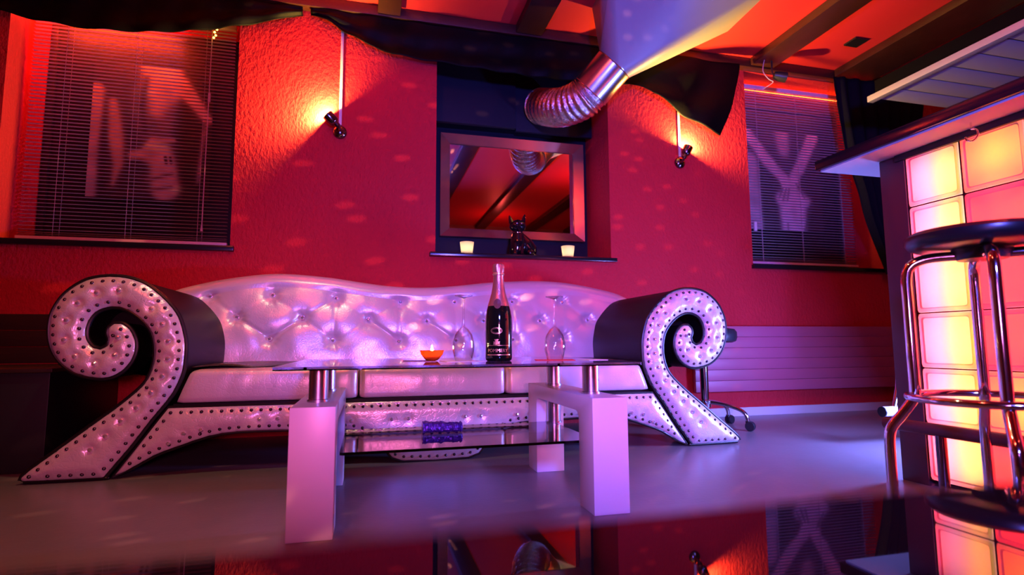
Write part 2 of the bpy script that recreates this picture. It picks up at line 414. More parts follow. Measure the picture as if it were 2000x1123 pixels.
# left: seen from behind, fair hair, arm out, pale trousers
LS = [([(.03, .22), (.0, .6), (.0, 1.0)], [.05, .055, .06], .40, .03),
      ([(.28, .10), (.30, .5), (.28, 1.0)], [.13, .11, .10], .03, .05),
      ([(.50, .24), (.52, .50)], [.16, .11], .10, .06),
      ([(.17, .30), (.21, .55), (.24, .75), (.21, .9)], [.022, .045, .028, .006], .48, .03),
      ([(.55, .02), (.57, .18), (.53, .33)], [.12, .11, .05], .52, .05),
      ([(.66, .05), (.69, .16)], [.05, .05], .60, .04),
      ([(.72, .12), (.84, .24), (.96, .37)], [.06, .042, .030], .58, .025),
      ([(.95, .38), (.92, .6), (.90, .85)], [.014, .01, .008], .25, .02),
      ([(.43, .10), (.40, .30), (.44, .5)], [.02, .02, .02], .02, .03),
      ([(.55, .66), (.62, .9)], [.10, .10], .50, .04),
      ([(.45, .62), (.50, .56), (.68, .55)], [.014, .016, .012], .50, .015),
      ([(.36, .68), (.41, .67)], [.03, .03], .60, .03),
      ([(.42, .78), (.44, 1.0)], [.07, .07], .04, .05),
      ([(.62, .68), (.63, .72)], [.012, .012], .03, .008), ([(.66, .68), (.67, .72)], [.010, .010], .03, .008),
      ([(.48, .86), (.68, .80)], [.010, .012], .10, .02), ([(.50, .93), (.68, .90)], [.008, .010], .10, .02)]
poster('photo_poster', -1.646, -.985, 1.384, 2.226, .012, LS, 'black and white print of a figure from behind in pale trousers, behind the large blind', 1.25)
RS = [([(.02, .35), (.05, 1.0)], [.12, .12], .46, .04),
      ([(.42, .0), (.48, .5), (.36, 1.0)], [.14, .16, .12], .03, .06),
      ([(.5, .05), (.52, .18)], [.07, .06], .35, .05),
      ([(.05, .05), (.30, .32), (.50, .48)], [.05, .06, .045], .52, .03),
      ([(.92, .02), (.72, .35), (.60, .50)], [.06, .06, .045], .50, .03),
      ([(.50, .48), (.54, .60)], [.05, .05], .62, .03), ([(.64, .50), (.58, .62)], [.05, .045], .58, .03),
      ([(.45, .68), (.62, .66), (.78, .70)], [.06, .05, .05], .50, .04),
      ([(.60, .72), (.60, 1.02)], [.16, .13], .60, .05),
      ([(.52, .92), (.52, 1.0)], [.004, .004], .12, .02),
      ([(.86, .72), (.80, .86), (.74, 1.0)], [.02, .012, .01], .05, .03),
      ([(.48, .57), (.42, .68)], [.008, .006], .16, .012), ([(.52, .58), (.47, .70)], [.008, .006], .16, .012), ([(.56, .58), (.53, .70)], [.008, .006], .16, .012),
      ([(.66, .52), (.76, .66)], [.008, .006], .12, .015)]
poster('photo_poster', 2.915, 3.645, 1.405, 2.235, .015, RS, 'black and white print of crossed arms over a torso, behind the blind beside the bar', 1.9)

# ------------------------------------------------------------------ venetian blinds
def blind(x0, x1, z0, z1, y, label, cords, nsl, tilt=0):
    t = thing('venetian_blind', ((x0+x1)/2, y, z0), label, 'blind', 'venetian blinds')
    V = []; F = []; n = 6
    for k in range(n+1):
        a = (k/n-.5); yy = y+a*.024; zz = z0+.02+.0022*(1-4*a*a)-a*.024*math.tan(tilt)
        for x in (x0+.004, x1-.004): V.append((x, yy, zz))
    for k in range(n): F.append((2*k, 2*k+1, 2*k+3, 2*k+2))
    s0 = mesh('slat', V, F, M_slat, t, True)
    pitch_ = (z1-.03-(z0+.055))/nsl
    for i in range(1, nsl): dup(s0, (0, 0, .035+i*pitch_), t)
    s0.location = (0, 0, .035)
    for k in range(3): dup(s0, (0, 0, .0+.010*k), t)
    box('bottom_rail', x0, x1, y-.013, y+.013, z0, z0+.018, M_slat2, t, .004)
    box('head_rail', x0, x1, y-.016, y+.016, z1-.03, z1, M_slat2, t, .003)
    for cx_ in cords:
        tube('ladder_cord', [(cx_, y-.0135, z0+.02), (cx_, y-.0135, z1-.03)], .0011, M_cord, t, 5)
        tube('ladder_cord', [(cx_+.018, y+.0135, z0+.02), (cx_+.018, y+.0135, z1-.03)], .0011, M_cord, t, 5)
    return t
b1 = blind(-1.852, -.815, 1.078, 2.43, 3.5, 'wide pale venetian blind over the large print on the left', (-1.68, -1.335, -.972), 60, R(-3))
tube('tilt_wand', [(-.944, 3.478, 2.40), (-.948, 3.478, 1.185)], .0028, M_cord, b1, 6)
tube('wand_tip', [(-.948, 3.478, 1.19), (-.948, 3.478, 1.155)], [.004, .008], M_cord, b1, 8)
box('cord_joiner', -.95, -.936, 3.472, 3.484, 1.93, 1.985, M_cord, b1, .003)
b2 = blind(2.668, 3.725, 1.085, 2.48, 3.5, 'pale venetian blind over the print beside the bar', (2.85, 3.215, 3.60), 62, R(5))
box('cord_handle', 2.772, 2.795, 3.47, 3.485, 1.33, 1.40, M_paper, b2, .004)
# red rope lights hidden behind the head of each blind
rl = tube('rope_light', [(-1.84, 3.60, 2.440), (-1.5, 3.605, 2.442), (-1.22, 3.60, 2.440)], .009, M_rope, None, 8); tag(rl, 'red glowing rope light along the top of the left window', 'light')
rl = tube('rope_light', [(2.69, 3.545, 2.472), (3.2, 3.55, 2.474), (3.80, 3.545, 2.472)], .006, M_rope2, None, 8); tag(rl, 'red glowing rope light along the top of the window beside the bar', 'light')
st = thing('string_light', (-.925, 3.44, 2.30), 'short hanging string of glowing amber beads at the top of the large blind', 'light')
tube('wire', [(-.905, 3.44, 2.46), (-.918, 3.44, 2.36), (-.925, 3.44, 2.315)], .0015, M_plastic, st, 5)
for (x, z) in ((-.915, 2.385), (-.910, 2.365), (-.922, 2.347), (-.915, 2.328), (-.925, 2.312)):
    V, F = lathegeo([(0, .007), (.0045, .004), (.006, 0), (.0045, -.004), (0, -.007)], 10, (x, 3.438, z)); mesh('bead', V, F, M_bead, st, 'all')

# ------------------------------------------------------------------ black drapes
DB = [(-2.4, 2.30), (-2.1, 2.265), (-1.884, 2.241), (-1.749, 2.217), (-1.564, 2.202), (-1.375, 2.209), (-1.18, 2.231), (-.979, 2.272), (-.772, 2.33), (-.612, 2.385), (-.43, 2.452)]
DB2 = [(-.37, 2.456), (-.276, 2.429), (-.157, 2.362), (-.038, 2.308), (.114, 2.263), (.363, 2.249), (.686, 2.24), (1.026, 2.235), (1.382, 2.245), (1.69, 2.27)]
def drape(name, x0, x1, bot, ztop, y, amp, nf, label, cat='drape', nx=120, nz=26, xmap=None):
    V = []; F = []
    for i in range(nx+1):
        u = i/nx; x = lerp(x0, x1, u); zb = min(bot(u, x), ztop-.004)
        for j in range(nz+1):
            v = j/nz; z = lerp(ztop, zb, v); xx = xmap(u, v) if xmap else x
            f = amp*(.4+.6*v)*math.sin(nf*2*PI*u+2.2*v+.7*math.sin(9*u))+.012*math.sin(v*PI*3+u*5)*v
            V.append((xx, y+f, z))
    for i in range(nx):
        for j in range(nz):
            a = i*(nz+1)+j; F.append((a, a+1, a+nz+2, a+nz+1))
    o = mesh(name, V, F, M_cloth if cat == 'drape' else M_cloth2, None, 'all')
    md = o.modifiers.new('thick', 'SOLIDIFY'); md.thickness = .004
    return tag(o, label, cat)
drape('ceiling_drape', -2.4, -.42, lambda u, x: interp(DB, x), 2.500, 3.300, .009, 9, 'black satin swag hanging over the large blind on the left')
drape('ceiling_drape', -.375, 1.69, lambda u, x: interp(DB2, x), 2.500, 3.300, .009, 9, 'black satin swag hanging across the top of the niche')
FB = [(0, 2.262), (.3, 2.185), (.62, 2.07), (.85, 1.99), (1.0, 1.955)]
drape('ceiling_drape', 1.68, 2.38, lambda u, x: interp(FB, u), 2.500, 3.27, .026, 1.6, 'black satin drape corner hanging above the lamp beside the bar', xmap=lambda u, v: lerp(1.66, lerp(2.55, 2.375, v**1.3), u), nx=80, nz=40)
CL = [(0, 3.36), (.4, 3.44), (.65, 3.56), (1.0, 3.745)]
drape('side_curtain', 3.4, 4.2, lambda u, x: 1.0, 2.50, 3.25, .030, 7, 'long black curtain drawn aside at the window beside the bar', 'curtain', nx=140, nz=40, xmap=lambda u, v: lerp(interp(CL, v), lerp(4.25, 3.98, v), u))
cl = thing('clip_spotlight', (2.77, 3.17, 2.37), 'small black clamp spotlight at the corner of the beam above the blind', 'spotlight')
V, F = lathegeo([(0, -.035), (.026, -.035), (.034, .0), (.036, .05), (.030, .05), (.0, .03)], 16); mesh('housing', orient(V, (2.79, 3.16, 2.385), (.9, -.35, -.25)), F, M_plastic, cl, True)
tube('bracket', [(2.76, 3.19, 2.511), (2.755, 3.185, 2.42), (2.77, 3.175, 2.385)], .006, M_plastic, cl, 8)
tube('wire', catmull([(2.70, 3.19, 2.51), (2.675, 3.18, 2.42), (2.71, 3.17, 2.36), (2.745, 3.17, 2.34), (2.69, 3.2, 2.30)], 5), .003, M_cord, cl, 6)

# ------------------------------------------------------------------ wall lamps
def wall_lamp(bx_, bz, d, conduit_top, label, energy, clabel):
    by = WY
    t = thing('wall_lamp', (bx_, by, bz), label, 'lamp')
    V, F = lathegeo([(0, 0), (.040, 0), (.040, .008), (.034, .016), (.016, .026), (0, .028)], 24); mesh('base', orient(V, (bx_, by, bz), (0, -1, 0)), F, M_lampbody, t, True)
    j = Vector((bx_, by-.050, bz+.012)); d = Vector(d).normalized()
    tube('arm', [(bx_, by-.02, bz), (bx_, by-.040, bz+.004), j, j+d*.03], .009, M_lampbody, t, 10)
    V, F = lathegeo([(0, 0), (.016, 0), (.017, .018), (.026, .024), (.030, .030), (.033, .085), (.0315, .085), (.0285, .032), (.0, .028)], 24)
    p0 = j+d*.012; mesh('shade', orient(V, p0, d), F, M_lampbody, t, True)
    V, F = lathegeo([(0, .030), (.010, .032), (.012, .05), (.009, .064), (0, .068)], 14); mesh('bulb', orient(V, p0, d), F, M_bulb, t, 'all')
    l = bpy.data.lights.new('lamp_glow', 'POINT'); l.energy = energy; l.color = (1.0, .60, .10); l.shadow_soft_size = .012
    lo = bpy.data.objects.new('lamp_glow', l); COL.objects.link(lo); lo.location = p0+d*.079-t.location; lo.parent = t
    c = box('cable_conduit', bx_-.008, bx_+.008, by-.011, by-.001, bz+.045, conduit_top, M_cable, None, .002)
    tag(c, clabel, 'conduit')
wall_lamp(-.193, 1.765, (-.58, -.06, .56), 2.50, 'small dark spot lamp tilted up to the left on the red wall', 105, 'white cable conduit running up from the lamp left of the niche')
wall_lamp(2.085, 1.755, (.34, -.06, .78), 2.50, 'small chrome spot lamp tilted up under the black drape corner', 95, 'white cable conduit above the lamp beside the black drape corner')

# ------------------------------------------------------------------ mirror, niche ornaments
mr = thing('framed_mirror', (.975, 3.72, 1.233), 'copper framed mirror standing in the wall niche', 'mirror')
X0, X1, Z0, Z1, YM = .452, 1.502, 1.233, 1.957, 3.722
fw, fb = .068, .062
for nm, P in (('frame_rail', [(X0, Z1), (X1, Z1), (X1-fw, Z1-fb), (X0+fw, Z1-fb)]), ('frame_rail', [(X0, Z0), (X1, Z0), (X1-fw, Z0+fb), (X0+fw, Z0+fb)]), ('frame_stile', [(X0, Z0), (X0, Z1), (X0+fw, Z1-fb), (X0+fw, Z0+fb)]), ('frame_stile', [(X1, Z0), (X1, Z1), (X1-fw, Z1-fb), (X1-fw, Z0+fb)])):
    V = [(P[0][0], YM-.035, P[0][1]), (P[1][0], YM-.035, P[1][1]), (P[2][0], YM-.004, P[2][1]), (P[3][0], YM-.004, P[3][1]), (P[0][0], YM+.02, P[0][1]), (P[1][0], YM+.02, P[1][1]), (P[2][0], YM+.02, P[2][1]), (P[3][0], YM+.02, P[3][1])]
    mesh(nm, V, [(0, 1, 2, 3), (4, 5, 6, 7), (0, 1, 5, 4), (1, 2, 6, 5), (2, 3, 7, 6), (3, 0, 4, 7)], M_frame, mr)
box('mirror_glass', X0+fw-.004, X1-fw+.004, YM+.006, YM+.012, Z0+fb-.004, Z1-fb+.004, M_mirror, mr)
def tealight(x, y, z, label):
    t = thing('candle_holder', (x, y, z), label, 'candle holder', 'frosted tealight glasses on the niche shelf')
    lathe('glass_cup', [(0, .004), (.031, .004), (.042, .085), (.045, .085), (.034, 0), (0, 0)], (x, y, z), M_candleglass, t, 24)
    lathe('candle', [(0, .012), (.019, .012), (.019, .028), (0, .028)], (x, y, z), M_wax, t, 16)
    lathe('flame', [(0, .032), (.0065, .042), (.004, .055), (0, .066)], (x, y, z), M_flame2, t, 10)
tealight(.590, 3.42, 1.0585, 'glowing frosted tealight glass left of the black cat figurine')
tealight(1.270, 3.42, 1.0585, 'glowing frosted tealight glass right of the black cat figurine')
# cat figurine (one glazed body)
def blob(chains, res=14):
    parts = []
    for P, rr in chains: parts.append(tubegeo(catmull(P, 4), [rr[0]+(rr[-1]-rr[0])*0 for _ in P], res))
    return parts
def limb(P, rr, res=14, k=5):
    Q = catmull(P, k); n = len(P); out = []
    for i in range(len(Q)):
        t = i/(len(Q)-1)*(n-1); a = min(n-2, int(t)); out.append(lerp(rr[a], rr[a+1], t-a))
    return tubegeo(Q, out, res)
cx0, cy0, cz0 = .945, 3.44, 1.0585
def cp(x, y, z): return (cx0+x, cy0+y, cz0+z)
cat = thing('cat_figurine', (cx0, cy0, cz0), 'shiny black seated cat figurine on the niche shelf', 'figurine')
parts = [limb([cp(-.025, .02, .008), cp(-.02, .0, .05), cp(-.015, -.005, .11), cp(-.018, -.01, .165), cp(-.02, -.012, .20)], [.035, .052, .050, .036, .020]),
         limb([cp(.085, .03, .012), cp(.07, .03, .05), cp(.03, .02, .10), cp(-.005, 0, .15)], [.030, .058, .056, .030]),
         limb([cp(-.045, -.045, .004), cp(-.042, -.040, .05), cp(-.03, -.02, .12)], [.015, .014, .024], 10), limb([cp(.0, -.05, .004), cp(0, -.042, .05), cp(-.005, -.02, .12)], [.015, .014, .024], 10),
         limb([cp(-.045, -.045, .008), cp(-.05, -.065, .008)], [.016, .012], 10), limb([cp(.0, -.05, .008), cp(.0, -.07, .008)], [.016, .012], 10),
         limb([cp(.07, -.03, .012), cp(.06, -.03, .03), cp(.06, 0, .05)], [.02, .03, .02], 10),
         limb([cp(-.075, -.02, .205), cp(-.05, -.024, .203), cp(-.02, -.026, .205), cp(.01, -.024, .207), cp(.03, -.02, .21)], [.012, .036, .043, .036, .012]),
         limb([cp(-.022, -.05, .192), cp(-.024, -.078, .184)], [.022, .012], 12),
         limb([cp(-.062, -.02, .225), cp(-.072, -.018, .262), cp(-.076, -.016, .275)], [.018, .009, .001], 8, 3), limb([cp(.014, -.02, .228), cp(.026, -.018, .272), cp(.03, -.016, .288)], [.018, .009, .001], 8, 3)]
V, F = join(parts); mesh('body', V, F, M_ceramic, cat, True)
tube('tail', catmull([cp(.10, .05, .014), cp(.115, .02, .012), cp(.10, -.03, .012), cp(.07, -.06, .012)], 5), .011, M_ceramic, cat, 10)
for ex in (-.036, -.006):
    V, F = lathegeo([(0, .006), (.005, .003), (.006, 0), (.005, -.003), (0, -.006)], 10, cp(ex, -.062, .215)); mesh('eye', V, F, M_crystal, cat, 'all')
tube('collar', [cp(-.018+.038*math.cos(a), -.012+.034*math.sin(a), .166+.006*math.sin(a)) for a in [2*PI*i/20 for i in range(20)]], .003, M_chrome, cat, 6, True)

# ------------------------------------------------------------------ ventilation duct
dt = thing('ventilation_duct', (1.4, 2.9, 1.9), 'big galvanised duct hood narrowing into a foil hose above the niche', 'duct')
P0 = Vector((1.324, 3.08, 2.081)); P1 = Vector((1.427, 2.98, 2.208)); ax = (P1-P0).normalized()
rad = .122
def ring(c, d, r_, n=40, ph=0):
    d = d.normalized(); e1 = Vector((0, 1, 0)); e1 = (e1-d*e1.dot(d)).normalized(); e2 = d.cross(e1)
    return [c+(e1*math.cos(2*PI*i/n+ph)+e2*math.sin(2*PI*i/n+ph))*r_ for i in range(n)]
V, F = tubegeo([P0-ax*.02, P1+ax*.01], rad, 40, caps=False); mesh('collar', V, F, M_chrome2, dt, True)
for c in (P0-ax*.015, P1): tube('seam', ring(c, ax, rad+.001), .0035, M_chrome2, dt, 6, True)
# square to round hood: round ring P1 -> rectangle under the ceiling
n = 40; rg = ring(P1, ax, rad-.001, n)
cor = [Vector((1.30, 3.00, 2.569)), Vector((1.225, 2.52, 2.569)), Vector((2.25, 2.46, 2.569)), Vector((2.28, 3.02, 2.569))]
def nearest(v): return min(range(n), key=lambda i: (rg[i]-v).length)
# quarter of the ring for each corner
ctr = sum(cor, Vector())/4
def angle_key(p): q = p-ctr; return math.atan2(q.y, q.x)
dirs = []
for i in range(n):
    q = rg[i]-P1; dirs.append(math.atan2(q.y, q.x))
cang = [math.atan2(c.y-ctr.y, c.x-ctr.x) for c in cor]
def cidx(a): return min(range(4), key=lambda k: abs(math.atan2(math.sin(a-cang[k]), math.cos(a-cang[k]))))
own = [cidx(a) for a in dirs]
V = list(rg)+cor; F = []; 
for i in range(n):
    j = (i+1) % n
    if own[i] == own[j]: F.append((i, j, n+own[i]))
    else: F.append((i, j, n+own[j])); F.append((i, n+own[j], n+own[i]))
hood = mesh('hood', V, F, M_alu, dt, True)
Q = catmull([P0+ax*.03, P0-ax*.03, P0-ax*.085+Vector((-.012, .02, .008)), Vector((1.205, 3.26, 2.035)), Vector((1.165, 3.39, 2.08)), Vector((1.14, 3.56, 2.16))], 22)
rr = [(.1165 if i < 22 else .120+.0075*math.cos(i*2*PI/6.5)) for i in range(len(Q))]
V, F = tubegeo(Q, rr, 36, caps=False); mesh('flexible_hose', V, F, M_foil, dt, 'all')

# ------------------------------------------------------------------ sofa
SCX = .292
ARM = [(-1.218, .019), (-1.213, .031), (-1.178, .064), (-1.114, .115), (-1.014, .198), (-.933, .263), (-.863, .327), (-.829, .372), (-.811, .43), (-.809, .489), (-.823, .549), (-.856, .596), (-.895, .629), (-.937, .647), (-.977, .646), (-1.013, .628), (-1.034, .595), (-1.041, .557), (-1.035, .524), (-1.015, .498), (-.993, .491), (-.972, .503), (-.966, .524), (-.974, .549), (-.969, .574), (-.952, .589), (-.926, .589), (-.899, .57), (-.879, .536), (-.871, .498), (-.878, .456), (-.898, .419), (-.929, .391), (-.968, .377), (-1.012, .38), (-1.059, .393), (-1.099, .418), (-1.133, .455), (-1.155, .5), (-1.165, .549), (-1.165, .598), (-1.156, .639), (-1.134, .685), (-1.101, .723), (-1.056, .754), (-1.006, .768), (-.955, .771), (-.903, .763), (-.849, .741), (-.801, .703), (-.761, .661), (-.731, .618), (-.711, .562), (-.7, .506), (-.7, .446), (-.705, .395), (-.722, .344), (-.742, .303), (-.77, .262), (-.805, .214), (-.866, .122), (-.92, .049), (-.948, .012), (-.957, .007), (-1.205, .010)]
CRY = [(-.995, .117), (-.949, .165), (-.902, .219), (-.853, .266), (-.807, .32), (-.772, .383), (-.756, .45), (-.758, .518), (-.782, .585), (-.822, .644), (-.937, .713), (-1.01, .704), (-1.07, .663), (-1.102, .598), (-1.105, .525), (-1.067, .462), (-1.002, .434), (-.937, .466), (-.931, .533)]
def smoothpoly(P, k=3):
    n = len(P); out = []
    sharp = [False]*n
    for i in range(n):
        a = Vector(P[i])-Vector(P[i-1]); b = Vector(P[(i+1) % n])-Vector(P[i])
        sharp[i] = a.angle(b) > .7
    for i in range(n):
        if sharp[i] or sharp[(i+1) % n]:
            out.append(P[i])
            continue
        p0, p1, p2, p3 = [Vector(P[(i+d) % n]) for d in (-1, 0, 1, 2)]
        for j in range(k):
            t = j/k; q = .5*((2*p1)+(p2-p0)*t+(2*p0-5*p1+4*p2-p3)*t*t+(3*p1-p0-3*p2+p3)*t**3); out.append((q.x, q.y))
    return out
def segdist(p, P):
    d = 9; px, py = p
    for (ax_, ay), (bx_, by) in zip(P, P[1:]+P[:1]):
        dx, dy = bx_-ax_, by-ay; t = max(0, min(1, ((px-ax_)*dx+(py-ay)*dy)/max(1e-12, dx*dx+dy*dy)))
        e = math.hypot(px-ax_-dx*t, py-ay-dy*t)
        if e < d: d = e
    return d
def inside(p, P):
    x, y = p; c = False
    for (x0, y0), (x1, y1) in zip(P, P[1:]+P[:1]):
        if (y0 > y) != (y1 > y) and x < (x1-x0)*(y-y0)/(y1-y0)+x0: c = not c
    return c
def inset_points(P, d, step):
    """points walking along the outline, inset by d, evenly spaced"""
    area2 = sum(a[0]*b[1]-b[0]*a[1] for a, b in zip(P, P[1:]+P[:1])); s = 1 if area2 > 0 else -1
    L = []
    for a, b in zip(P, P[1:]+P[:1]):
        a = Vector(a); b = Vector(b); e = b-a
        if e.length < 1e-6: continue
        nrm = Vector((-e.y, e.x)).normalized()*s; k = max(1, int(e.length/.004))
        for i in range(k):
            q = a+e*(i/k)+nrm*d
            if segdist((q.x, q.y), P) > d*.93 and inside((q.x, q.y), P): L.append(q)
    out = [L[0]]
    for q in L[1:]:
        if (q-out[-1]).length >= step and (len(out) < 3 or min((q-o_).length for o_ in out) > step*.62): out.append(q)
    return [(q.x, q.y) for q in out]
def puffy(name, P, yf, T, wd, dimples, studs, mat, parent, step=.011):
    """padded panel: outline P in the XZ plane, front face bulging toward -Y from yf"""
    xs_ = [p[0] for p in P]; zs_ = [p[1] for p in P]; pts = [Vector(p) for p in P]; nb_ = len(pts)
    x = min(xs_); row = 0
    while x < max(xs_):
        z = min(zs_)+(step/2 if row % 2 else 0)
        while z < max(zs_):
            if inside((x, z), P) and segdist((x, z), P) > step*.55: pts.append(Vector((x, z)))
            z += step
        x += step*.87; row += 1
    vs, es, fs, _, _, _ = delaunay_2d_cdt(pts, [(i, (i+1) % nb_) for i in range(nb_)], [], 1, 1e-6)
    V = []
    for v in vs:
        d = segdist((v.x, v.y), P); k = min(1, d/wd); h_ = T*(1-(1-k)**2)
        for (qx, qz, dr, dd) in dimples:
            e2_ = (v.x-qx)**2+(v.y-qz)**2
            if e2_ < 16*dr*dr: h_ -= dd*math.exp(-e2_/(dr*dr))
        for (qx, qz) in studs:
            e2_ = (v.x-qx)**2+(v.y-qz)**2
            if e2_ < .0012: h_ -= .0045*math.exp(-e2_/.00013)
        h_ += .0025*mnoise.noise((v.x*14, v.y*14, 3.1))*k
        V.append((v.x, yf-h_, v.y))
    nF = [tuple(f) for f in fs]
    # side skirt
    o = len(V); V += [(p.x, yf+.012, p.y) for p in vs[:nb_]]
    nF += [(i, (i+1) % nb_, o+(i+1) % nb_, o+i) for i in range(nb_)]
    return mesh(name, V, nF, mat, parent, 'all')
def height_at(q, P, T, wd): k = min(1, segdist(q, P)/wd); return T*(1-(1-k)**2)
def studs_part(pts, yfun, parent, r_=.0072):
    parts = []
    for q in pts:
        V, F = lathegeo([(r_, 0), (r_*.85, r_*.45), (r_*.45, r_*.75), (0, r_*.85)], 8)
        parts.append((orient(V, (q[0], yfun(q), q[1]), (0, -1, 0)), F))
    V, F = join(parts); o = mesh('nail_heads', V, F, M_stud, parent, True); o['kind'] = 'stuff'; o['label'] = 'row of dark round nail heads'; return o
def crystal(x, y, z, parent, r_=.0105):
    V, F = lathegeo([(r_, 0), (r_*1.0, r_*.3), (r_*.72, r_*.7), (r_*.3, r_*.92), (0, r_*.92)], 10)
    return mesh('crystal_button', orient(V, (x, y, z), (0, -1, 0)), F, M_crystal, parent)
SY = 2.45
sofa = thing('scroll_sofa', (SCX, 2.8, 0), 'large pearl white sofa with tufted back and scroll arms studded with nail heads', 'sofa')
TP, WP = .026, .05
def sofa_arm(mir):
    f = (lambda p: (2*SCX-p[0], p[1])) if mir else (lambda p: p)
    P = smoothpoly([f(p) for p in ARM], 3); C = [f(p) for p in CRY]
    # black body, extruded toward the wall
    V, F = prismgeo(P, 'y', SY+.004, 3.16); F = F[2:]
    V = [(v[0], 2.62, v[2]) if mir and v[1] > 3 and v[2] < .27 and v[0]-SCX > 1.1 else v for v in V]
    body = mesh('arm_body', V, F, M_blackleather, sofa, True)
    outer = smoothpoly([f(p) for p in ARM[29:58]], 2); inn = [f(p) for p in ((-.80, .33), (-.90, .345))]
    V2, F2 = prismgeo(outer+inn, 'y', 2.62, 2.63); mesh('arm_core', V2, F2, M_blackleather, sofa)
    V2, F2 = prismgeo([f(p) for p in ((-1.19, .02), (-1.0, .18), (-.86, .31), (-.78, .23), (-.95, .02))], 'y', 2.60, 2.61); mesh('arm_back', V2, F2, M_blackleather, sofa)
    tube('piping', [(p[0], SY-.001, p[1]) for p in P], .0085, M_piping, sofa, 8, True)
    sp = inset_points(P, .021, .034)
    pan = puffy('arm_panel', P, SY-.004, TP, WP, [(c[0], c[1], .018, .012) for c in C], sp, M_leather2, sofa)
    pan['label'] = 'pearl leather scroll panel edged with dark nail heads'
    studs_part(sp, lambda q: SY-.004-height_at(q, P, TP, WP)+.0035, pan)
    for c in C: crystal(c[0], SY-.004-height_at(c, P, TP, WP)+.009, c[1], pan)
sofa_arm(False); sofa_arm(True)
AL = [(-.926, .010), (-.862, .037), (-.791, .078), (-.717, .106), (-.604, .143), (-.503, .156), (-.35, .156), (-.15, .150), (-.04, .140), (.02, .105), (.085, .045), (.150, .006)]
AP = AL+[(2*SCX-x, z) for x, z in AL[::-1]]+[(2*SCX+.752, .262), (-.752, .262)]
APs = smoothpoly(AP, 2)
CA = [(-.742, .125), (-.690, .162), (-.63, .172), (-.42, .205), (-.352, .205), (-.13, .19), (-.065, .185), (.10, .185), (.17, .185)]
CA = CA+[(2*SCX-x, z) for x, z in CA]
sp = inset_points(APs, .021, .034)
ap = puffy('front_apron', APs, SY+.002, .020, .05, [(c[0], c[1], .016, .008) for c in CA], sp, M_leather2, sofa, .014)
studs_part(sp, lambda q: SY+.002-height_at(q, APs, .020, .05)+.0035, ap)
for c in CA: crystal(c[0], SY+.002-height_at(c, APs, .020, .05)+.006, c[1], ap, .0095)
tube('piping', [(p[0], SY+.004, p[1]) for p in APs], .006, M_piping, sofa, 8, True)
box('seat_base', -.74, 1.324, SY+.02, 3.15, .17, .272, M_blackleather, sofa)
def cushion(name, x0, x1, y0, y1, z0, z1, r_, mat, parent, slant0=0, slant1=0, seed=0):
    bm = bmesh.new(); nx, ny, nz = 26, 18, 10; idx = {}; V = []; F = []
    def vid(i, j, k):
        key = (i, j, k)
        if key not in idx:
            p = Vector((lerp(x0, x1, i/nx), lerp(y0, y1, j/ny), lerp(z0, z1, k/nz)))
            q = Vector((max(x0+r_, min(x1-r_, p.x)), max(y0+r_, min(y1-r_, p.y)), max(z0+r_, min(z1-r_, p.z))))
            d = p-q
            if d.length > 1e-9: p = q+d.normalized()*r_
            u, v, w_ = i/nx, j/ny, k/nz
            p.z += .010*math.sin(PI*u)*math.sin(PI*v)*(1 if k == nz else 0)
            p.y -= .008*math.sin(PI*w_)*(.6+.4*math.sin(PI*u)) if j == 0 else 0
            nz_ = mnoise.noise((p.x*9+seed, p.z*5, 1.7)); p.y -= .004*nz_ if j == 0 else 0
            if j == 0: p.y += .0035*abs(math.sin(p.x*46+2*nz_+seed))**6*(1 if w_ > .25 else .3)
            p.x += (slant0*(1-u)+slant1*u)*(w_-.5)
            idx[key] = len(V); V.append(p)
        return idx[key]
    for i in range(nx):
        for j in range(ny):
            for k in (0, nz): F.append((vid(i, j, k), vid(i+1, j, k), vid(i+1, j+1, k), vid(i, j+1, k)))
        for k in range(nz):
            for j in (0, ny): F.append((vid(i, j, k), vid(i+1, j, k), vid(i+1, j, k+1), vid(i, j, k+1)))
    for j in range(ny):
        for k in range(nz):
            for i in (0, nx): F.append((vid(i, j, k), vid(i, j+1, k), vid(i, j+1, k+1), vid(i, j, k+1)))
    bm.free()
    return mesh(name, V, F, mat, parent, 'all')
cushion('seat_cushion', -.705, -.041, SY-.006, 3.08, .273, .405, .018, M_leather, sofa, .05, 0, 1)
cushion('seat_cushion', -.036, .599, SY-.006, 3.08, .273, .403, .018, M_leather, sofa, 0, 0, 5)
cushion('seat_cushion', .604, 1.290, SY-.006, 3.08, .273, .403, .018, M_leather, sofa, 0, -.05, 9)
for (xa, xb, sd) in ((-.69, -.05, 2.), (-.03, .60, 4.), (.62, 1.27, 7.)):
    V = []; F = []; nx, ny = 60, 16
    for i in range(nx+1):
        for j in range(ny+1):
            u, v = i/nx, j/ny; x = lerp(xa, xb, u)
            yf = 2.50+.03*mnoise.noise((x*3, sd, 0))+(.14*max(0, u-.3) if sd == 2. else 0)
            V.append((x, lerp(yf, 3.055, v), .4185+.006*mnoise.noise((x*7, v*4, sd))+.004*math.sin(x*23+sd)*(1-v)))
    for i in range(nx):
        for j in range(ny): a = i*(ny+1)+j; F.append((a, a+1, a+ny+2, a+ny+1))
    c = mesh('seat_cover', V, F, M_cover, sofa, 'all'); md = c.modifiers.new('t', 'SOLIDIFY'); md.thickness = .005; c['label'] = 'dark brown cover lying on the seat'
